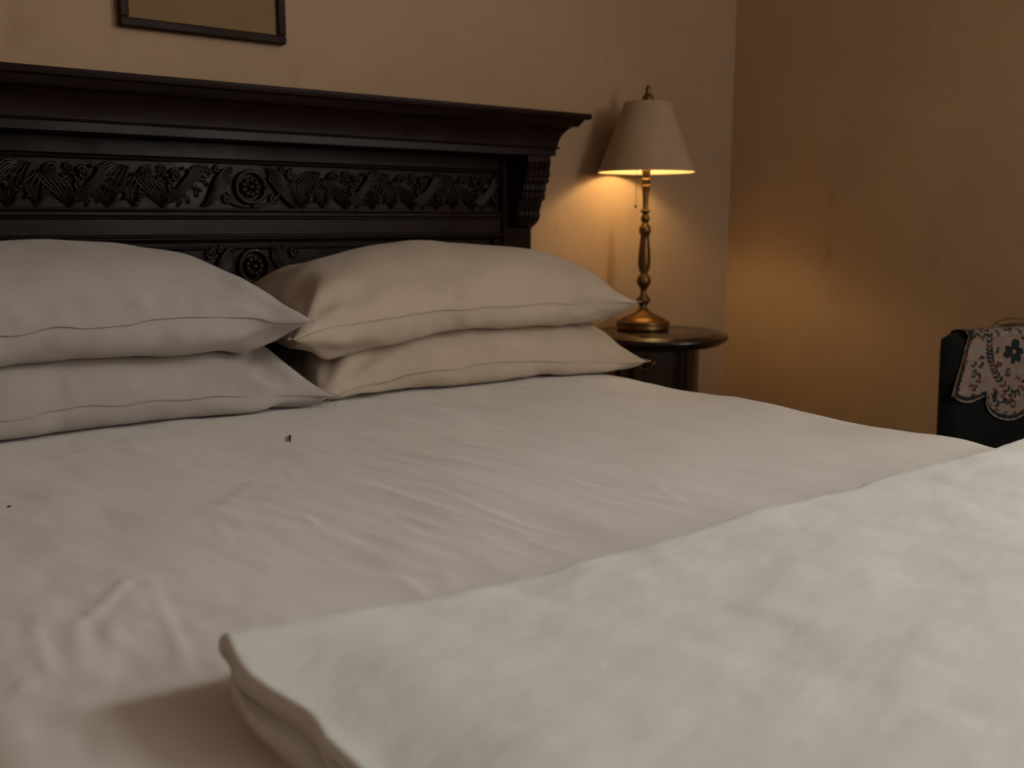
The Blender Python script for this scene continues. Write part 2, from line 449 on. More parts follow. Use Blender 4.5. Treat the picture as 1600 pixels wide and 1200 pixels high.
def scroll_unit():
    mb = MB()
    # leaf A, broad, hooked to the right
    leaf(mb, (.22, .06), (.07, .42), (.05, .97), .30, 6, 1.25, .0036)
    # leaf B, narrow
    leaf(mb, (.40, .26), (.31, .58), (.33, .97), .17, 4, .9, .0036)
    # leaf C, large, slanting the other way
    leaf(mb, (.40, .22), (.53, .52), (.65, .98), .28, 6, 1.0, .0040)
    # swag from C upward into the rising stem that roots the next leaf
    for q in (-.13, -.07, -.01, .05, .11):
        stroke(mb, [(.66, .80 + q * .4), (.80, .74 + q), (.93, .46 + q * 1.1), (1.06, .18 + q * 1.2), (1.22, .06 + abs(q) * .5)], .0034, .0040, .004, .014)
    # side fronds on the stem
    for (a_, b_, c_) in (((.92, .54), (1.02, .50), (1.10, .60)), ((.84, .70), (.93, .74), (.96, .88)), ((1.0, .36), (1.12, .34), (1.19, .46)), ((.80, .78), (.86, .86), (.84, .95)), ((.96, .44), (1.05, .56), (1.06, .72))):
        stroke(mb, [a_, b_, c_], .0042, .0026, .005, .012); mb.ball(uv(c_[0], c_[1], .007), .0050, 8)
    # volutes and buds above
    volute(mb, .50, .20, .0165, 1.5, R(200), -1, .0046)
    volute(mb, .66, .14, .0150, 1.4, R(250), 1, .0044)
    volute(mb, .81, .27, .0175, 1.6, R(160), -1, .0048)
    volute(mb, .76, .55, .0130, 1.4, R(60), 1, .0042)
    volute(mb, .17, .62, .0105, 1.3, R(120), 1, .0038)
    volute(mb, .42, .70, .0100, 1.3, R(20), -1, .0036)
    volute(mb, .98, .16, .0105, 1.3, R(220), 1, .0036)
    stroke(mb, [(.40, .24), (.46, .10), (.55, .05)], .0048, .003)
    stroke(mb, [(.70, .30), (.74, .42), (.72, .55)], .0048, .003)
    stroke(mb, [(.56, .40), (.64, .46), (.70, .40)], .0044, .003)
    for (u, v) in ((.60, .32), (.66, .42), (.58, .48), (.90, .10), (.64, .54), (.24, .80), (.14, .80)): mb.ball(uv(u, v, .009), .0062, 8)
    return mb
YC = .022
unit = None
def place_unit(x, sx=1):
    global unit
    if unit is None:
        unit = scroll_unit().build('acanthus_scroll', M['carve'], hb, angle=None); unit.location = (x, YC, 0)
        if sx != 1: unit.scale = (sx, 1, 1)
    else: child_copy(unit, hb, (x, YC, 0), sx)
for k in range(3): place_unit(.135 + k * (UW * .80), .80)
for k in range(3): place_unit(-.135 - UW * .80 * (k + 1) - .02, .80)
# corner leaf at each end of the frieze
for s in (1, -1):
    mb = MB()
    for q in range(4): stroke(mb, [(0, .10 + q * .05), (.10 + q * .02, .35 + q * .05), (.17 + q * .012, .70 + q * .03), (.26, .98)], .005, .003)
    mb.ball(uv(.03, .12, .008), .008, 10)
    o = mb.build('corner_leaf', M['carve'], hb, angle=None); o.location = (s * .745, YC, 0); o.scale = (.85 * s, 1, 1)
# central cartouche: oval ring, rosette, flanking C-scrolls
def cartouche(big=1.0):
    mb = MB(); zc = (FT + FB) / 2
    ring = [(.040 * math.cos(2 * math.pi * k / 40) * big, -.010, zc + .040 * math.sin(2 * math.pi * k / 40) * big) for k in range(41)]
    mb.tube(ring, .0058, 8)
    for k in range(9):
        an = 2 * math.pi * k / 9
        c = (.019 * math.cos(an) * big, -.008, zc + .019 * math.sin(an) * big)
        mb.ball(c, .0085 * big, 8, (1, .8, 1))
    mb.ball((0, -.012, zc), .009 * big, 10)
    for s in (1, -1):
        for q in range(7):
            e = q / 6
            p = [(s * (.046 + .012 * e), zc + .050 - e * .040), (s * (.074 + .014 * e), zc + .040 - e * .062), (s * (.100 + .014 * e), zc + .006 - e * .052), (s * (.118 + .014 * e), zc - .044 - e * .004)]
            c = cr([(a_, b_) for a_, b_ in p], 6); n2 = len(c)
            mb.tube([(a_, -.004 - (.013 - .009 * abs(e - .5)) * math.sin(math.pi * i / (n2 - 1)), b_) for i, (a_, b_) in enumerate(c)], [.0044 * (.5 + .5 * math.sin(math.pi * (.1 + .8 * i / (n2 - 1)))) for i in range(n2)], 7)
        lo2 = cr([(s * .004, zc - .050), (s * .030, zc - .048), (s * .060, zc - .036), (s * .082, zc - .012)], 6)
        mb.tube([(a_, -.008, b_) for a_, b_ in lo2], .0040, 7)
        for (cx, cz, rr) in ((.066, -.030, .014), (.118, .034, .015), (.062, .022, .012), (.092, .044, .009)):
            pts = []; ra = []
            for k in range(24):
                t = k / 23; an = R(90) + 2.8 * math.pi * t; rad = rr * (1 - .8 * t)
                pts.append((s * (cx + rad * math.cos(an)), -.006 - .006 * t, zc + cz + rad * math.sin(an))); ra.append(.0042 * (1 - .4 * t))
            mb.tube(pts, ra, 6)
    return mb
o = cartouche().build('cartouche', M['carve'], hb, angle=None); o.location = (0, YC, 0)
o2 = o.copy(); col.objects.link(o2); o2.parent = hb; o2.location = (0, YC, -1.06 * 1.207 + 1.0); o2.scale = (1.0, 1, 1.06)
o2.location = (0, YC, 1.000 - 1.207 * 1.06)
# side rails, deck and feet
for s in (1, -1):
    xa = hwp - .085 if s > 0 else -hwp + .045
    MB().box(xa, xa + .04, -2.12, 0, .22, .42, .006).build('side_rail', M['wood'], bed)
MB().box(-hwp + .09, hwp - .09, -2.12, .02, .30, .36).build('slat_deck', M['wood'], bed, smooth=False)
MB().box(-hwp + .045, hwp - .045, -2.16, -2.12, .22, .46, .006).build('foot_rail', M['wood'], bed)
for s in (1, -1): MB().lathe([(.03, 0), (.042, .03), (.03, .07), (.045, .12), (.045, .24)], 16, (s * (hwp - .07), -2.14, 0)).build('foot', M['wood'], bed)

# ------------------------------------------------------------------ bed sheet over the mattress
SX0, SX1, SY0, SY1 = .045, 1.875, .24, 2.415
creases = [  # (points, height, width)
 ([(0.328,1.796),(0.436,1.846),(0.568,1.896)], .005, .020),
 ([(0.418,1.288),(0.490,1.347),(0.581,1.447),(0.609,1.387)], .004, .016),
 ([(0.449,1.264),(0.438,1.221),(0.433,1.175)], .004, .008),
 ([(0.560,1.235),(0.558,1.199),(0.546,1.155)], .005, .007),
 ([(0.695,1.473),(0.720,1.350),(0.724,1.189),(0.737,1.081),(0.757,0.995)], .004, .010),
 ([(0.781,1.280),(0.782,1.028)], .004, .010),
 ([(0.772,1.174),(0.774,1.042),(0.797,0.948),(0.841,0.859)], .005, .009),
 ([(1.073,1.048),(1.044,0.946)], .004, .008),
 ([(0.973,1.158),(1.015,1.011),(1.055,0.918)], .004, .012),
 ([(0.532,0.956),(0.541,0.912),(0.533,0.858)], .006, .012),
 ([(0.589,0.926),(0.587,0.869)], .007, .014),
 ([(0.300,1.110),(0.279,1.104),(0.227,1.030),(0.208,1.010)], .007, .009),
 ([(0.303,1.085),(0.286,0.967),(0.276,0.901),(0.265,0.850)], .006, .007),
 ([(0.178,1.068),(0.163,0.955),(0.163,0.907)], .006, .009),
 ([(0.238,0.996),(0.226,0.939)], .005, .008),
 ([(0.209,1.025),(0.190,0.900)], .006, .009),
 ([(0.128,0.894),(0.143,0.915)], .005, .009),
 ([(0.730,1.295),(0.736,1.120)], .003, .010),
 ([(0.664,1.256),(0.646,1.079),(0.659,1.004)], .004, .012),
 ([(0.712,1.702),(0.741,1.493)], .003, .014),
 ([(0.897,1.267),(0.917,1.107)], .003, .010),
 ([(1.333,1.164),(1.413,1.012)], .004, .020),
 ([(0.130,1.20),(0.160,1.32),(0.215,1.40)], .005, .014),
 ([(0.640,1.42),(0.668,1.52)], .004, .010),
 ([(0.86,1.52),(0.93,1.30),(0.96,1.20)], .003, .016),
]
def crease_h(x, y):
    h = np.zeros_like(x)
    for pts, hh_, wd in creases:
        c = np.array(cr(pts, 5)); best = np.full(x.shape, 9.0); tt = np.zeros_like(x); side = np.zeros_like(x)
        for i in range(len(c) - 1):
            a_, b_ = c[i], c[i + 1]; d = b_ - a_; l2 = (d ** 2).sum() + 1e-12
            t = np.clip(((x - a_[0]) * d[0] + (y - a_[1]) * d[1]) / l2, 0, 1)
            dx = x - a_[0] - t * d[0]; dy = y - a_[1] - t * d[1]
            dist = np.hypot(dx, dy); mk = dist < best
            best = np.where(mk, dist, best); tt = np.where(mk, (i + t) / (len(c) - 1), tt)
            side = np.where(mk, np.sign(d[0] * dy - d[1] * dx), side)
        env = np.sin(np.pi * np.clip(tt, .06, .94)) ** .6
        s_ = best * side / wd
        h += .25 * hh_ * env * (np.exp(-s_ ** 2 * 1.4) - .45 * np.exp(-(s_ - 1.5) ** 2))
    return h
def bed_h(x, y):
    """height of the sheet's top surface"""
    x = np.asarray(x, float); y = np.asarray(y, float)
    h = ZB + .004 * fbm(x * 3.1 + 3, y * 2.6 + 1, 3, 3) + .0018 * fbm(x * 14 + y * 3, y * 5, 9, 3)
    st = np.clip(1 - ((x - .78) / .5) ** 2 - ((y - 1.12) / .42) ** 2, 0, 1)
    h = h + st * .0008 * fbm(x * 42 + y * 2.5, y * 4.5 - x * 1.5, 21, 2)       # drawn tension ripples
    lf = np.clip(1 - ((x - .2) / .28) ** 2 - ((y - .95) / .35) ** 2, 0, 1)
    h = h + lf * .0016 * fbm(x * 22 - y * 4, y * 9, 33, 3)
    return h
def axis(lo, hi, n, r, drop, lo_round=True):
    """flat stretch with rounded ends hanging down: returns (pos, fall)"""
    arc = r * math.pi / 2; seg = []
    flat0 = lo + (r if lo_round else 0); flat1 = hi - r
    for t in np.linspace(flat0, flat1, n): seg.append((t, 0.0))
    e = []
    for a_ in np.linspace(0, math.pi / 2, 9)[1:]: e.append((flat1 + r * math.sin(a_), r * (1 - math.cos(a_))))
    for d_ in np.linspace(0, drop - r, 10)[1:]: e.append((hi + .0 * d_, r + d_))
    if lo_round:
        s_ = [(lo + r - (p - flat1), f) for p, f in e][::-1]
    else: s_ = []
    return np.array(s_ + seg), np.array(e)
sx, ex = axis(SX0, SX1, 300, .075, .33)
ax = np.vstack([sx, ex])
ty, ey = axis(-SY1, -SY0, 330, .065, .30, False)
ay = np.vstack([ty, ey]); ay[:, 0] *= -1
GX, GY = np.meshgrid(ax[:, 0], ay[:, 0], indexing='ij'); FX, FY = np.meshgrid(ax[:, 1], ay[:, 1], indexing='ij')
Z = bed_h(GX, GY) + crease_h(GX, GY) * (FX + FY < .02)
fall = np.maximum(FX, FY) + .25 * np.minimum(FX, FY)
edge = np.clip((GX - 1.55) / .3, 0, 1) * np.clip(1 - FX / .08, 0, 1)
Z = Z - fall - .010 * edge + edge * .0075 * vnoise(GX * 3 + 9, GY * 9.5, 41)
GX2 = GX + np.where(FX > .05, .006 * np.sin(GY * 19) * np.clip(FX / .2, 0, 1), 0)
def grid_mesh(name, X, Y, Z_, mat, parent=None, thick=0):
    a_, b_ = X.shape; V = np.stack([X, Y, Z_], -1).reshape(-1, 3)
    idx = np.arange(a_ * b_).reshape(a_, b_)
    F = np.stack([idx[:-1, :-1], idx[1:, :-1], idx[1:, 1:], idx[:-1, 1:]], -1).reshape(-1, 4)
    me = bpy.data.meshes.new(name); me.from_pydata(V.tolist(), [], F.tolist()); me.update()
    return finish(name, me, mat, parent, True, 0, None)
sh = grid_mesh('bed_sheet', GX2, GY, Z, M['sheet'])
tag(sh, 'creased off-white sheet stretched over the mattress', 'bed sheet')

# ------------------------------------------------------------------ pillows: inflated two-sided cloth, relaxed on the bed
def make_pillow(W, D, nx, ny):
    i, j = np.meshgrid(np.arange(nx), np.arange(ny), indexing='ij')
    Tp = np.arange(nx * ny).reshape(nx, ny); Bt = np.full((nx, ny), -1)
    bd = (i == 0) | (j == 0) | (i == nx - 1) | (j == ny - 1)
    Bt[bd] = Tp[bd]; k = nx * ny; inn = ~bd; Bt[inn] = k + np.arange(inn.sum())
    n = k + inn.sum(); P = np.zeros((n, 3))
    x = (i / (nx - 1) - .5) * W; y = (j / (ny - 1) - .5) * D
    bl = np.minimum(np.minimum(i, nx - 1 - i) / (nx * .25), np.minimum(j, ny - 1 - j) / (ny * .25)).clip(0, 1)
    zz = .035 * np.sin(bl * math.pi / 2)
    for G, s in ((Bt, -1), (Tp, 1)):
        P[G] = np.stack([x, y, s * zz], -1)
    groups = []
    for G in (Tp, Bt):
        def add(a_, b_, k_):
            a_ = a_.ravel(); b_ = b_.ravel(); ra = np.stack([x.ravel(), y.ravel()], -1)
            groups.append((a_, b_, k_))
        for par in (0, 1):
            add(G[par:-1:2, :], G[par + 1::2, :][:G[par:-1:2, :].shape[0]], 1.0)
            add(G[:, par:-1:2], G[:, par + 1::2][:, :G[:, par:-1:2].shape[1]], 1.0)
            add(G[par:-1:2, :-1], G[par + 1::2, 1:][:G[par:-1:2].shape[0]], .35)
            add(G[par:-1:2, 1:], G[par + 1::2, :-1][:G[par:-1:2].shape[0]], .35)
        for par in (0, 1):
            I = [q for q in range(nx - 2) if (q // 2) % 2 == par]; J = [q for q in range(ny - 2) if (q // 2) % 2 == par]
            add(G[I, :], G[[q + 2 for q in I], :], .10); add(G[:, J], G[:, [q + 2 for q in J]], .10)
    # rest lengths from the flat pattern
    flat = np.zeros((n, 2))
    for G in (Tp, Bt): flat[G] = np.stack([x, y], -1)
    groups = [(a_, b_, k_, np.linalg.norm(flat[a_] - flat[b_], axis=1)) for a_, b_, k_ in groups]
    quads = np.concatenate([np.stack([Tp[:-1, :-1], Tp[1:, :-1], Tp[1:, 1:], Tp[:-1, 1:]], -1).reshape(-1, 4),
                            np.stack([Bt[:-1, :-1], Bt[:-1, 1:], Bt[1:, 1:], Bt[1:, :-1]], -1).reshape(-1, 4)])
    rim = np.concatenate([Tp[:, 0], Tp[-1, 1:], Tp[-2::-1, -1], Tp[0, -2:0:-1]])
    return dict(P=P, groups=groups, quads=quads, T=Tp, B=Bt, n=n, rim=rim, seed=flat)
def vol_normals(p, P):
    q = p['quads']; a_ = P[q[:, 2]] - P[q[:, 0]]; b_ = P[q[:, 3]] - P[q[:, 1]]
    nn = .5 * np.cross(a_, b_); c = P[q].mean(1); V = (c * nn).sum() / 3
    N = np.zeros_like(P)
    for k in range(4):
        for d in range(3): N[:, d] += np.bincount(q[:, k], nn[:, d] * .25, p['n'])
    return V, N
CELL = .02; RX0, RY0 = -.4, 1.4; RNX, RNY = 130, 70
def raster(P, idx, mode):
    ix = ((P[idx, 0] - RX0) / CELL).astype(int).clip(0, RNX - 1); iy = ((P[idx, 1] - RY0) / CELL).astype(int).clip(0, RNY - 1)
    g = np.full((RNX, RNY), -9.0 if mode > 0 else 9.0)
    (np.maximum if mode > 0 else np.minimum).at(g, (ix, iy), P[idx, 2]); return g
def look(g, P, idx):
    ix = ((P[idx, 0] - RX0) / CELL).astype(int).clip(0, RNX - 1); iy = ((P[idx, 1] - RY0) / CELL).astype(int).clip(0, RNY - 1)
    return g[ix, iy]
def settle(specs, steps=110, iters=7):
    """specs: list of (W, D, centre, yaw, tilt, volume, weight); the second lies on the first"""
    ps = []
    for (W, D, c, yaw, tilt, vol, press, rimz, slope) in specs:
        p = make_pillow(W, D, 66, 40)
        P = p['P']; P[:, 2] += .0008 * np.sin(P[:, 0] * 57 + P[:, 1] * 31)
        Rm = np.array((Matrix.Rotation(yaw, 3, 'Z') @ Matrix.Rotation(tilt, 3, 'X')))
        p['P'] = P @ Rm.T + np.array(c); p['v'] = np.zeros_like(P); p['vol'] = vol; p['rimz'] = rimz; p['slope'] = slope; p['press'] = press; ps.append(p)
    dt = 1 / 60
    for st in range(steps):
        for p in ps:
            V, N = vol_normals(p, p['P'])
            pr = p['press'] * max(-.2, p['vol'] / max(V, 1e-4) - 1) * min(1, (st + 5) / 25)
            acc = np.array([0, 0, -1.1]) + N / (N.shape[0] ** -1 * 1.0) * pr
            an = np.linalg.norm(acc, axis=1, keepdims=True); acc *= np.minimum(1, 260 / np.maximum(an, 1e-6))
            p['old'] = p['P'].copy(); p['v'] = (p['v'] + dt * acc) * .94; p['P'] = p['P'] + dt * p['v']
        for it in range(iters):
            for p in ps:
                P = p['P']
                for a_, b_, k_, L0 in p['groups']:
                    d = P[b_] - P[a_]; ln = np.sqrt((d * d).sum(1)) + 1e-9
                    cfac = ((ln - L0) / ln * .5 * k_)[:, None] * d
                    P[a_] += cfac; P[b_] -= cfac
            for p in ps:
                P = p['P']; zb = bed_flat + .002
                P[:, 2] = np.maximum(P[:, 2], zb); P[:, 1] = np.minimum(P[:, 1], YH - .004)
        if len(ps) > 1 :
            lo_, up_ = ps[0], ps[1]
            gt = raster(lo_['P'], lo_['T'].ravel(), 1); gb = raster(up_['P'], up_['B'].ravel(), -1)
            # smooth the two contact fields a little
            iu = np.arange(up_['n']); il = lo_['T'].ravel()
            hu = look(gt, up_['P'], iu); ov = (hu + .003 - up_['P'][:, 2])
            m_ = (ov > 0) & (hu > 0); up_['P'][iu[m_], 2] += np.minimum(ov[m_] * .8, .012)
            hl = look(gb, lo_['P'], il); ov = (lo_['P'][il, 2] - hl + .003)
            m_ = (ov > 0) & (hl < 5); lo_['P'][il[m_], 2] -= np.minimum(ov[m_] * .15, .0025)
            np.maximum(lo_['P'][:, 2], bed_flat + .002, out=lo_['P'][:, 2])
        for p in ps:                            # the filling holds the seam at about half height
            if p['rimz']:
                rz = p['rimz'] + p['slope'] * (p['seed'][p['rim'], 0]) + .010 * np.sin(p['seed'][p['rim'], 0] * 9 + p['rimz'] * 40)
                p['P'][p['rim'], 2] += .12 * (rz - p['P'][p['rim'], 2])
        for p in ps:
            p['v'] = (p['P'] - p['old']) / dt
            low = p['P'][:, 2] < bed_flat + .004; p['v'][low, :2] *= .4
            sp = np.linalg.norm(p['v'], axis=1, keepdims=True); p['v'] *= np.minimum(1, 1.5 / np.maximum(sp, 1e-6))
    return ps
bed_flat = ZB + .001
def rumple(p, seed, amp=1.0):
    P = p['P']; V, N = vol_normals(p, P); N = N / (np.linalg.norm(N, axis=1, keepdims=True) + 1e-9)
    x, y = p['seed'][:, 0], p['seed'][:, 1]; W = x.max(); D = y.max()
    side = np.where(np.arange(p['n']) < p['T'].size, 0, 50)
    d = .0050 * fbm(x * 5 + seed, y * 6 + side, seed, 2) + .0022 * fbm(x * 13 + y * 4, y * 12 + side, seed + 5, 2)
    for k, (cx, cy) in enumerate(((-W, -D), (W, -D), (W, D), (-W, D))):
        r = np.hypot(x - cx, y - cy); an = np.arctan2(y - cy, x - cx)
        d = d + .0075 * np.exp(-((r - .13) / .11) ** 2) * np.sin(an * 11 + 2.2 * vnoise(r * 9 + seed, an * 2 + k, seed + 2) + k)
    e = np.minimum(W - np.abs(x), D - np.abs(y))
    d = d + .0035 * np.exp(-(e - .03) ** 2 / .0012) * vnoise((x + y) * 26 + seed, (x - y) * 26, seed + 8)
    P2 = P + N * (d * amp * np.clip(e / .03, 0, 1))[:, None]
    for k, (cx, cy, ln) in enumerate(((-W, -D, .034), (W, -D, .022), (W, D, .012), (-W, D, .012))):
        r = np.hypot(x - cx, y - cy); wgt = np.exp(-(r / .045) ** 2)
        ci = p['T'][0 if cx < 0 else -1, 0 if cy < 0 else -1]; v_ = P[ci] - P.mean(0); v_[2] = -.55 * abs(v_[0]) if (k == 0) else -.1 * abs(v_[0]); v_ /= np.linalg.norm(v_)
        P2 = P2 + wgt[:, None] * v_[None, :] * ln
    rim = p['rim']; a_ = np.arange(len(rim)); wv = vnoise(a_ * .23 + seed, a_ * 0 + .5, seed)
    P2[rim, 2] += .006 * wv * amp
    P2[:, 2] = np.maximum(P2[:, 2], bed_flat + .002); P2[:, 1] = np.minimum(P2[:, 1], YH - .003)
    p['P'] = P2
def pillow_object(p, label, mat):
    rumple(p, int(1000 * abs(p['P'][0, 0])) % 97 + 3, 1.55)
    P = p['P']; b0 = P.mean(0); b0[2] = P[:, 2].min()
    root = thing('pillow', tuple(b0), 0, label, 'pillow', 'pillows against the headboard')
    me = bpy.data.meshes.new('pillowcase'); me.from_pydata((P - b0).tolist(), [], p['quads'].tolist()); me.update()
    o = finish('pillowcase', me, mat, root, True, 0, None)
    s_ = o.modifiers.new('smooth', 'SMOOTH'); s_.factor = .5; s_.iterations = 3
    o.modifiers.new('sub', 'SUBSURF').levels = 1; o.modifiers['sub'].render_levels = 2
    # flat sewn edge standing a few millimetres proud of the case
    rim = P[p['rim']]; ctr = P.mean(0)
    n = len(rim); tng = np.roll(rim, -1, 0) - np.roll(rim, 1, 0); tng /= np.linalg.norm(tng, axis=1, keepdims=True) + 1e-9
    V, N = vol_normals(p, P); nr = np.roll(rim, 0, 0) - ctr; out = nr - (nr * tng).sum(1, keepdims=True) * tng; out[:, 2] *= .15
    out /= np.linalg.norm(out, axis=1, keepdims=True) + 1e-9
    vs, fs = [], []
    for k in range(n):
        a_ = rim[k] - b0 - out[k] * .004; c = rim[k] - b0 + out[k] * .0035
        c[2] = max(c[2], ZB + .003 - b0[2])
        up = np.array([0, 0, .0007])
        vs += [tuple(a_ + up), tuple(c + up * .6), tuple(c - up * .6), tuple(a_ - up)]
    for k in range(n):
        k2 = (k + 1) % n
        for e in range(4): fs.append((k * 4 + e, k * 4 + (e + 1) % 4, k2 * 4 + (e + 1) % 4, k2 * 4 + e))
    e_ = MB().add(vs, fs).build('sewn_edge', mat, root, angle=None)
    e_.modifiers.new('sub', 'SUBSURF').levels = 1
    return root
right = settle([(.95, .54, (1.445, 2.200, ZB + .085), R(-8), R(2), .0620, 400.0, .716, 0),
                (1.00, .57, (1.375, 2.190, ZB + .310), R(-4), R(3), .0590, 200.0, .900, .01)])
left = settle([(.93, .54, (.500, 2.225, ZB + .085), R(-3), R(2), .0615, 400.0, .716, 0),
               (.93, .57, (.442, 2.215, ZB + .320), R(-3), R(3), .0580, 200.0, .925, .01)])
pillow_object(right[0], 'cream pillow beside the nightstand, lying on the sheet under another pillow', M['pillow_c'])
pillow_object(right[1], 'plump cream pillow on top of its stack, nearest the lamp', M['pillow_c'])
pillow_object(left[0], 'white pillow farther from the lamp, lying on the sheet under another pillow', M['pillow_w'])
pillow_object(left[1], 'white pillow on top of its stack, farther from the lamp', M['pillow_w'])

# ------------------------------------------------------------------ folded blanket over the foot of the bed
def blanket():
    BX0, BX1, BYF, BYN = .286, 1.90, .742, .215
    th = .0135
    root = thing('folded_blanket', (BX0, BYN, ZB), 0, 'thick white blanket folded across the foot of the bed', 'blanket')
    nx = 220
    us = np.linspace(0, 1, nx)
    def path(zlo, zhi, far, near, hang):
        """cross-section of one folded layer: near bottom -> far fold -> back over the top -> hanging at the foot"""
        pts = []
        r = (zhi - zlo) / 2
        for t in np.linspace(near + .06, far - r, 60): pts.append((t, zlo))
        for a_ in np.linspace(-90, 90, 14)[1:-1]: pts.append((far - r + r * math.cos(R(a_)), zlo + r + r * math.sin(R(a_))))
        for t in np.linspace(far - r, near + .03, 110): pts.append((t, zhi))
        if hang:
            for a_ in np.linspace(0, 90, 8)[1:]: pts.append((near + .03 - .06 * math.sin(R(a_)), zhi - .06 * (1 - math.cos(R(a_)))))
            for d in np.linspace(0, .26, 14)[1:]: pts.append((near - .03, zhi - .06 - d))
        return np.array(pts)
    for name, (zlo, zhi, far, hang, sd, xo) in (('outer_fold', (.009, .052, BYF, True, 5, 0.0)), ('inner_fold', (.0233, .0377, BYF - .016, False, 8, .005))):
        c = path(zlo, zhi, far, BYN, hang); m_ = len(c)
        U, K = np.meshgrid(us, np.arange(m_), indexing='ij')
        yy = c[K, 0]; zz = c[K, 1]
        lay = (zz - zlo) / (zhi - zlo)
        x0 = BX0 + xo + .008 * vnoise(yy * 9 + sd, lay * 1.3 + sd, sd) + (.010 * np.exp(-((yy - .60) / .03) ** 2) - .006 * np.exp(-((yy - .68) / .04) ** 2)) * (lay > .5) + .006 * np.sin(lay * 5)
        over = -.011 * np.clip(1 - lay, 0, 1) ** .7 + .006 * vnoise(yy * 17 + sd, lay * 2, sd + 4)
        X = x0 + (over + (-.006 if name == 'inner_fold' else 0)) + (BX1 - x0) * U
        Yw = yy + .045 * np.exp(-(X - BX0) / .16) * np.clip((yy - .45) / .25, 0, 1) + (.008 * vnoise(X * 5.5 + 3, 0 * X + 2.5, 6) + .006 * vnoise(X * 15, 0 * X + 7.5, 7) + .0022 * vnoise(X * 44, 0 * X + 3.5, 9)) * np.clip((yy - .3) / .3, 0, 1)
        lump = .0020 * fbm(X * 4.2, yy * 4.2, 13, 2) + .0024 * np.exp(-((yy - .72) / .07) ** 2) * vnoise(X * 17 + yy * 5, yy * 9, 23) + .0016 * fbm(X * 11 + yy * 6, yy * 13 - X * 5, 16, 3)
        # low soft creases running in from the fold
        lump = lump + .0008 * np.exp(-((X - .62 - (.75 - yy) * .35) / .02) ** 2) + .0008 * np.exp(-((X - .98 - (.75 - yy) * .3) / .016) ** 2) - .0012 * np.exp(-((X - .53 - (.75 - yy) * .3) / .02) ** 2)
        amp = np.clip(lay, 0, 1) * (.55 if name == 'inner_fold' else 1.0)
        sag = -.010 * np.exp(-((X - BX0) / .05) ** 2) * lay * np.clip((.74 - yy) / .2, 0, 1)
        puff = .008 * np.exp(-((X - BX0) / .10) ** 2) * np.exp(-((yy - .72) / .09) ** 2) * lay
        Zw = ZB + zz + lump * amp + sag + puff + .006 * np.clip((yy - .45) / .3, 0, 1) * lay * 0
        droop = np.clip((X - 1.74) / .16, 0, 1) ** 2 * .055
        Zw = Zw - droop
        Zw = np.where(yy < BYN, Zw, np.maximum(Zw, ZB + .0075 - droop))
        o = grid_mesh(name, X - BX0, Yw - BYN, Zw - ZB, M['blanket'], root)
        s_ = o.modifiers.new('thick', 'SOLIDIFY'); s_.thickness = th; s_.offset = 0
        b_ = o.modifiers.new('round', 'BEVEL'); b_.width = .006; b_.segments = 3; b_.limit_method = 'ANGLE'; b_.angle_limit = R(60)
    return root
blanket()

# ------------------------------------------------------------------ lint on the sheet
zt = float(bed_h(np.array([.749]), np.array([1.688]))[0])
t = MB().tube([(.0, .026, .0020), (.0006, .012, .0026), (-.0004, -.004, .0022), (.0012, -.020, .0016)], [.0020, .0022, .0017, .0012], 6, up=(0, 0, 1)).build('thread_scrap', M['thread'])
t.location = (.749, 1.688, zt); t.rotation_euler = (0, 0, R(-24))
tag(t, 'tiny dark scrap of thread lying on the sheet before the pillows', 'thread')
zt = float(bed_h(np.array([.237]), np.array([1.54]))[0])
t = MB().ball((0, 0, .001), .0028, 8, (1, .7, .5)).tube([(0, 0, .001), (.003, .002, .001)], .0009, 6).build('lint_fleck', M['thread']); t.location = (.237, 1.54, zt)
tag(t, 'small dark fleck on the sheet near the left picture edge', 'lint')

# ------------------------------------------------------------------ nightstand
NX, NY, NZ = 2.378, 2.30, .7464
ns = thing('nightstand', (NX, NY, 0), R(-60), 'dark polished round-topped nightstand standing between bed and wall corner', 'nightstand')
MB().lathe([(.10, NZ - .050), (.150, NZ - .050), (.158, NZ - .044), (.205, NZ - .040), (.214, NZ - .036), (.216, NZ - .030), (.226, NZ - .028), (.235, NZ - .022), (.2375, NZ - .0155), (.234, NZ - .008), (.226, NZ - .0045), (.219, NZ - .006), (.215, NZ - .002), (.209, NZ), (.001, NZ)], 96).build('table_top', M['wood_n'], ns, angle=50)
MB().lathe([(.137, .10), (.137, NZ - .049)], 64).build('drum', M['wood_n'], ns, angle=40)
MB().lathe([(.155, 0), (.160, .02), (.158, .07), (.146, .085), (.142, .101)], 64).build('plinth', M['wood_n'], ns, angle=40)
for k in range(6):
    a_ = R(30 + 60 * k)
    MB().tube([(.138 * math.cos(a_), .138 * math.sin(a_), .10), (.138 * math.cos(a_), .138 * math.sin(a_), NZ - .05)], .009, 10, up=(1, 0, 0)).build('pilaster', M['wood_n'], ns)
def curved_front(z0, z1, half, r0, r1):
    vs, fs = [], []; n = 14
    for k in range(n + 1):
        a_ = R(-90) + half * (2 * k / n - 1) - R(0)
        for (r, z) in ((r0, z0), (r1, z0), (r1, z1), (r0, z1)): vs.append((r * math.cos(a_), r * math.sin(a_), z))
    for k in range(n):
        for e in range(4): fs.append((k * 4 + e, k * 4 + (e + 1) % 4, (k + 1) * 4 + (e + 1) % 4, (k + 1) * 4 + e))
    fs.append((0, 1, 2, 3)); fs.append(tuple(n * 4 + e for e in (3, 2, 1, 0)))
    return MB().add(vs, fs)
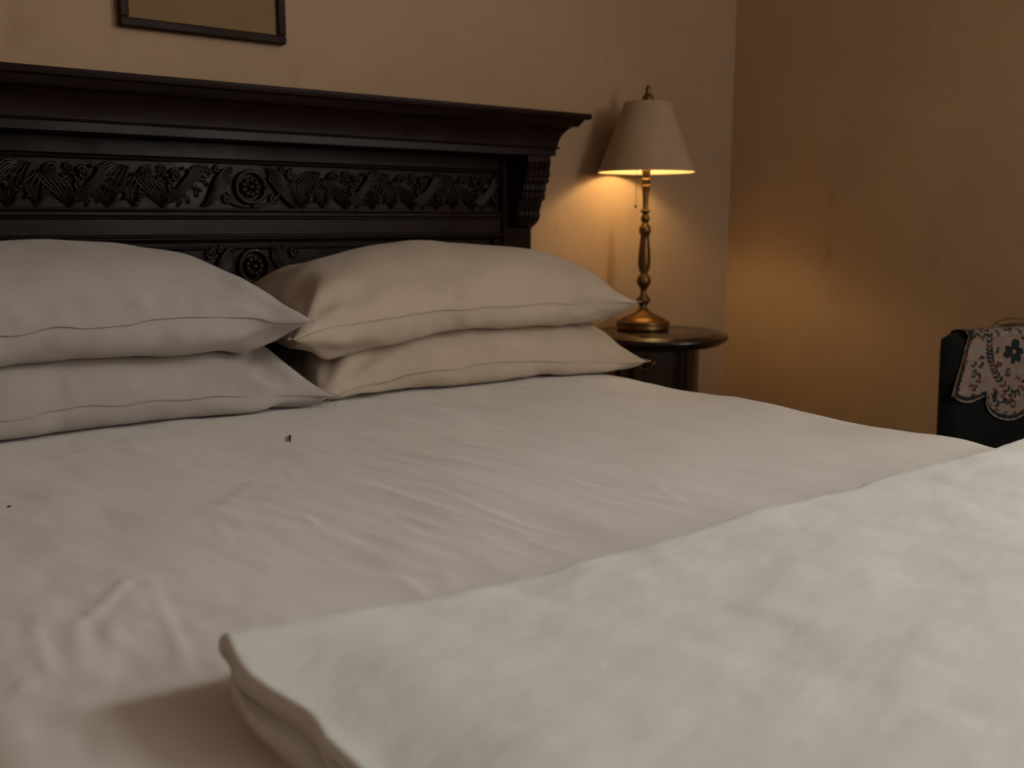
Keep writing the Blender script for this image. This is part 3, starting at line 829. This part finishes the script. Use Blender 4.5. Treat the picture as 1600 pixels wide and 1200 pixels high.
def handle(par, z):
    mb = MB(); y = -.1435
    mb.tube([(-.022, y + .003, z + .010), (-.022, y - .012, z + .008), (-.018, y - .014, z - .004), (0, y - .015, z - .010), (.018, y - .014, z - .004), (.022, y - .012, z + .008), (.022, y + .003, z + .010)], .0035, 8, up=(0, 0, 1))
    mb.ball((-.022, y - .002, z + .010), .009, 10, (1, .5, 1)); mb.ball((.022, y - .002, z + .010), .009, 10, (1, .5, 1))
    return mb.build('handle', M['brass_b'], par)
for (z0, z1) in ((.585, .700), (.440, .575), (.13, .43)):
    d_ = curved_front(z0, z1, R(26), .1365, .1425).build('drawer_front', M['wood_n'], ns, angle=40)
    handle(d_, (z0 + z1) / 2 + .004)

# ------------------------------------------------------------------ table lamp
K = .000900
LXp, LYp = 2.389, 2.385
lamp = thing('table_lamp', (LXp, LYp, NZ), 0, 'lit brass candlestick lamp with pale shade on the round nightstand', 'lamp')
def zp(zy): return (967 - zy) * K
base = [(90, 966), (97, 962), (98, 952), (95, 946), (97, 941), (95, 934), (84, 931), (80, 925), (60, 916), (40, 906), (25, 896), (16, 888), (13, 880)]
MB().lathe([(r * K * 1.06, max(0, zp(y))) for r, y in base], 56).build('base', M['brass'], lamp, angle=40)
stem = [(13, 880), (12, 873), (17, 866), (21, 856), (20, 848), (13, 838), (10, 828), (9, 815), (12, 806), (19, 795), (22, 780), (19, 766), (12, 755), (10, 748), (15, 743), (15, 738), (18, 728), (19, 705), (18, 680), (16, 650), (14, 625), (13, 606),
        (17, 598), (18, 588), (17, 576), (11, 566), (9, 558), (13, 551), (14, 544), (12, 535), (8, 527), (10, 521), (17, 517), (17, 513), (10, 509), (8, 500), (9, 470), (11, 440), (11, 432), (13, 428), (13, 420), (10, 416), (13, 408), (14, 398), (9, 392), (11, 384), (13, 370), (13, 352), (8, 345), (5, 330), (5, 322)]
MB().lathe([(r * K * 1.28, zp(y)) for r, y in stem], 28).build('stem', M['brass'], lamp, angle=45)
sh_out = [(89 + 94 * ((y - 118) / 252) ** 1.12, y) for y in (370, 345, 315, 280, 245, 205, 165, 135, 118)]
so = MB()
vs = [(r * K, zp(y)) for r, y in sh_out]; so.lathe(vs, 72, cap=False)
shade = so.build('lamp_shade', M['shade'], lamp, angle=None)
so = MB(); so.lathe([(r * K - .0016, zp(y)) for r, y in sh_out], 72, cap=False)
so.build('lining', M['shade_in'], shade, angle=None)
for (r, y) in (sh_out[0], sh_out[-1]):
    tr_ = MB(); tr_.tube([((r * K - .0008) * math.cos(2 * math.pi * k / 72), (r * K - .0008) * math.sin(2 * math.pi * k / 72), zp(y)) for k in range(73)], .0016, 6, up=(0, 0, 1))
    tr_.build('trim_ring', M['shade'], shade)
sp = MB()
for k in range(3):
    a_ = R(120 * k + 20); sp.tube([(0, 0, zp(120)), (88 * K * math.cos(a_), 88 * K * math.sin(a_), zp(119))], .0014, 6, up=(0, 0, 1))
sp.build('spider', M['brass'], lamp)
fin = [(10, 121), (16, 117), (17, 108), (16, 98), (13, 90), (8, 84), (7, 77), (8, 71), (7, 62), (4, 55), (1, 51)]
MB().lathe([(r * K * 1.3, zp(y)) for r, y in fin], 20).build('finial', M['brass'], lamp)
# socket, lit bulb, harp carrying the shade, added disc that stops light leaving the shade's top
zb_ = zp(370) + .068
MB().lathe([(.005, zp(325)), (.013, zp(322)), (.015, zb_ - .010), (.013, zb_ + .003)], 18).build('socket', M['brass'], lamp)
MB().lathe([(.010, -.004), (.012, .012), (.021, .030), (.025, .045), (.021, .060), (.010, .069), (.001, .071)], 20, (0, 0, zb_)).build('bulb', M['bulb'], lamp)
MB().tube([(.013, 0, zp(345)), (.036, 0, zp(320)), (.046, 0, zp(270)), (.044, 0, zp(220)), (.030, 0, zp(160)), (.0, 0, zp(126)), (-.030, 0, zp(160)), (-.044, 0, zp(220)), (-.046, 0, zp(270)), (-.036, 0, zp(320)), (-.013, 0, zp(345))], .0013, 6, up=(0, 1, 0)).build('harp', M['brass'], lamp)
MB().lathe([(.001, zp(128)), (89 * K, zp(126)), (89 * K, zp(124)), (.001, zp(122))], 40).build('uplight_stop', M['shade'], shade)
# pull chain towards the bed side
pc = MB(); px_, py_ = -.0265, .020
for k in range(12): pc.ball((px_, py_, zp(380) - k * .0092), .0016, 6)
pc.tube([(px_, py_, zp(350)), (px_, py_, zp(490))], .0007, 5, up=(1, 0, 0)); pc.ball((px_, py_, zp(497)), .0055, 10, (1, 1, 1.2))
pc.build('pull_chain', M['brass'], lamp)

# ------------------------------------------------------------------ picture on the wall above the headboard
FX0, FX1, FZ0 = .728, 1.163, 1.591
pc_ = thing('framed_picture', ((FX0 + FX1) / 2, YB_, FZ0), 0, 'dark-framed yellowed picture hanging above the headboard', 'picture')
hwf = (FX1 - FX0) / 2; FH = .58; fw_ = .023
for (a0, a1, b0, b1) in ((-hwf, hwf, 0, fw_), (-hwf, hwf, FH - fw_, FH)):
    f = MB().box(a0, a1, -.024, -.002, b0, b1, .004).build('frame_bar', M['frame'], pc_)
for (a0, a1) in ((-hwf, -hwf + fw_), (hwf - fw_, hwf)):
    MB().box(a0, a1, -.024, -.002, fw_, FH - fw_, .004).build('frame_bar', M['frame'], pc_)
MB().box(-hwf + fw_ - .004, hwf - fw_ + .004, -.012, -.004, fw_ - .004, FH - fw_ + .004).build('paper', M['picture'], pc_, smooth=False)

# ------------------------------------------------------------------ chair by the right wall, with an embroidered cloth over its back
CHX, CHY, CHZ = 2.375, 1.285, .835
crz = R(-15)
ch = thing('side_chair', (CHX, CHY, 0), crz, 'black upholstered chair with a high back standing by the right wall', 'chair')
BW = .46
def back_pt(u, z, d):
    """u across, z height, d in front of the back surface; the back leans away at the top and widens below"""
    lean = (CHZ - z) * .16
    k = (CHZ - z)
    wd = 1 + k * .60
    return (BW / 2 + (u - BW / 2) * wd, -lean - d, z)
ns_, nz_ = 26, 22
vs, fs = [], []
# closed cushion-like back: front and rear grids
def back_surface(sgn):
    V = []
    for i in range(ns_ + 1):
        for j in range(nz_ + 1):
            u = BW * i / ns_; z = .43 + (CHZ - .43) * j / nz_
            eu = min(i, ns_ - i) / ns_ * BW; ez = (nz_ - j) / nz_ * (CHZ - .43)
            r = .028
            q = min(1, eu / r) if eu < r else 1; q2 = min(1, ez / r)
            h = math.sqrt(max(0, 1 - (1 - q) ** 2)) * math.sqrt(max(0, 1 - (1 - q2) ** 2))
            # rounded upper corners
            cx = max(0, .035 - eu); cz = max(0, .035 - ez)
            if cx > 0 and cz > 0:
                l_ = math.hypot(cx, cz)
                if l_ > .035:
                    k = .035 / l_; s_ = 1 if i < ns_ / 2 else -1
                    u += s_ * (cx - cx * k); z -= (cz - cz * k); h = 0
            V.append(back_pt(u, z, sgn * .028 * h))
    return V
F1 = [(i * (nz_ + 1) + j, (i + 1) * (nz_ + 1) + j, (i + 1) * (nz_ + 1) + j + 1, i * (nz_ + 1) + j + 1) for i in range(ns_) for j in range(nz_)]
bm_ = MB().add(back_surface(1), F1).add(back_surface(-1), [f[::-1] for f in F1])
bk = bm_.build('backrest', M['velvet'], ch, angle=None)
MB().box(.0, BW, -.50, -.03, .36, .47, .02).build('seat', M['velvet'], ch)
MB().box(.01, BW - .01, -.49, -.03, .31, .365, .004).build('seat_frame', M['chairwood'], ch)
for (lx, ly) in ((.03, -.47), (BW - .03, -.47), (.03, -.06), (BW - .03, -.06)):
    MB().tube([(lx, ly, .0), (lx, ly, .10), (lx, ly, .32)], [.013, .016, .022], 10, up=(1, 0, 0)).build('leg', M['chairwood'], ch)
crs = MB().tube([(.205, .020, CHZ + .012), (.24, .020, CHZ + .017), (.30, .020, CHZ + .012), (.36, .02, CHZ + .004)], [.006, .012, .013, .008], 8, up=(0, 1, 0))
crs.tube([(.16, .020, CHZ - .03), (.205, .020, CHZ + .010)], .006, 8).tube([(.36, .020, CHZ + .004), (.40, .020, CHZ - .03)], .006, 8)
crs.build('crest', M['gilt'], ch)

# cloth
cl = thing('embroidered_cloth', (CHX, CHY, CHZ), crz, 'pale floral embroidered cloth with scalloped dark border draped over the chair back', 'cloth')
nu, nv = 170, 170
U0, U1 = .055, .405
TOPB = .07                                  # length lying over the top and down behind
def hem(u):
    """drop of the scalloped front hem below the chair top"""
    x = np.clip((u - U0) / (U1 - U0), 0, 1)
    xs = x * 3.0                               # corner tab, one deep scallop, corner tab
    h = np.where(x < .24, .168 + .016 * np.sin(np.pi * x / .24) + x * .02, .172 + .070 * np.sqrt(np.clip(1 - ((np.where(x < .60, x, x - .36) - .42) / .185) ** 2, 0, 1)))
    h = np.where(x > .96, .172, h)
    return h
uu = np.linspace(0, 1, nu)[:, None] * np.ones((1, nv)); ss = np.linspace(0, 1, nv)[None, :] * np.ones((nu, 1))
Ub = U0 + (U1 - U0) * uu
Hm = hem(Ub)
Sl = ss * (Hm + TOPB) - TOPB                # arc length from the top front edge, positive down the front
flare = (uu - .5) * np.clip(Sl, 0, 1) * .62
V = np.zeros((nu, nv, 3))
for i in range(nu):
    for j in range(nv):
        s_ = Sl[i, j]; u = Ub[i, j] + flare[i, j]
        fold = .006 * math.exp(-((uu[i, j] - .24) / .05) ** 2) * max(0, min(1, s_ / .1)) + .004 * math.sin(uu[i, j] * 21) * max(0, min(1, s_ / .15))
        if s_ > .025:
            p = back_pt(u, CHZ - s_ + .012, .0325 + fold)
        elif s_ > -.045:
            a_ = (.025 - s_) / .070 * math.pi        # round over the top
            rr = .0345
            p0 = back_pt(u, CHZ - .013, 0)
            p = (p0[0], p0[1] - rr * math.cos(a_), CHZ - .013 + .020 * math.sin(a_))
        else:
            p = back_pt(u, CHZ - .013 - (-.045 - s_), -.0345)
        V[i, j] = (p[0], p[1], p[2] - CHZ)
idx = np.arange(nu * nv).reshape(nu, nv)
Fq = np.stack([idx[:-1, :-1], idx[1:, :-1], idx[1:, 1:], idx[:-1, 1:]], -1).reshape(-1, 4)
me = bpy.data.meshes.new('cloth'); me.from_pydata(V.reshape(-1, 3).tolist(), [], Fq.tolist()); me.update()
# the print: pale ground, dark green garland band, leaf sprays, rosette, brown marks along the scallop
uw = (Ub - (U0 + .44 * (U1 - U0))); dn = Sl            # metres across from the middle, down from the top
ground = np.array([.215, .165, .140]); dark = np.array([.012, .020, .022]); brown = np.array([.085, .035, .02]); lite = np.array([.25, .20, .17])
C_ = np.ones((nu, nv, 3)) * ground * (1 + .12 * vnoise(Ub * 60, Sl * 60, 3))[..., None]
edge_d = np.minimum(Hm - Sl, np.minimum(Ub - U0, U1 - Ub) * 1.15)
wob = .0022 * vnoise(Ub * 170, Sl * 170, 5)
def paint(mask, c): C_[mask] = c
paint((edge_d + wob > .004) & (edge_d + wob < .014), dark)
paint(edge_d < .0035, lite)
paint((edge_d + wob > .0005) & (edge_d + wob < .004) & (Ub - U0 < .02), brown * 1.8)
# garland: two leaf chains meeting in a point under the rosette
gl_pts = [(-.085, -.02), (-.080, .04), (-.070, .085), (-.045, .130), (0, .175), (.045, .130), (.070, .085), (.080, .04), (.085, -.02)]
rl = random.Random(4)
def blob(cx, cy, a_, b_, an, c):
    dx = uw - cx; dy = dn - cy; ca, sa = math.cos(an), math.sin(an)
    paint(((dx * ca + dy * sa) / a_) ** 2 + ((-dx * sa + dy * ca) / b_) ** 2 < 1, c)
gp = cr(gl_pts, 9)
for k in range(len(gp) - 1):
    an = math.atan2(gp[k + 1][1] - gp[k][1], gp[k + 1][0] - gp[k][0])
    if k % 2: continue
    for s_ in (1, -1): blob(gp[k][0] + s_ * .005 * math.sin(an), gp[k][1] - s_ * .005 * math.cos(an), .0075, .0036, an + s_ * .7, dark if k % 5 else brown)
# rosette
for k in range(7):
    a_ = 2 * math.pi * k / 7 + .3 * math.sin(3 * k); blob((.018 + .004 * (k % 2)) * math.cos(a_), .065 + .019 * math.sin(a_), .0145, .0095, a_ + .3, dark)
blob(0, .065, .006, .005, .5, ground); 
for k in range(150):
    cx = rl.uniform(-.16, .20); cy = rl.uniform(-.03, .20)
    if math.hypot(cx, cy - .065) < .042 or min(math.hypot(cx - g[0], cy - g[1]) for g in gp) < .012: continue
    an = rl.uniform(0, 3.1); c = dark if rl.random() < .7 else brown
    for s_ in (-1, 0, 1): blob(cx + s_ * .005 * math.cos(an), cy + s_ * .005 * math.sin(an), .0062, .0028, an + 1.2 * s_, c)
# brown dashes inside the scallop
for k in range(9):
    a_ = math.pi * (k + .5) / 9; cx = .066 * math.cos(a_); cy = .168 + .056 * math.sin(a_); blob(cx, cy, .0055, .0030, a_ + 1.57, brown)
# ring motifs
for (cx, cy) in ((-.005, .200), (-.112, .115), (.11, .12), (-.02, .118)):
    dx = uw - cx; dy = dn - cy; rr = np.hypot(dx, dy * .8); paint((rr > .0055) & (rr < .0088), dark); paint((np.abs(dx) < .0016) & (np.abs(dy) < .008), dark)
at = me.color_attributes.new('print', 'FLOAT_COLOR', 'POINT')
at.data.foreach_set('color', np.concatenate([C_.reshape(-1, 3), np.ones((nu * nv, 1))], 1).astype(np.float32).ravel())
o = finish('drape', me, M['cloth'], cl, True, 0, None)
s_ = o.modifiers.new('thick', 'SOLIDIFY'); s_.thickness = .0015; s_.offset = 0
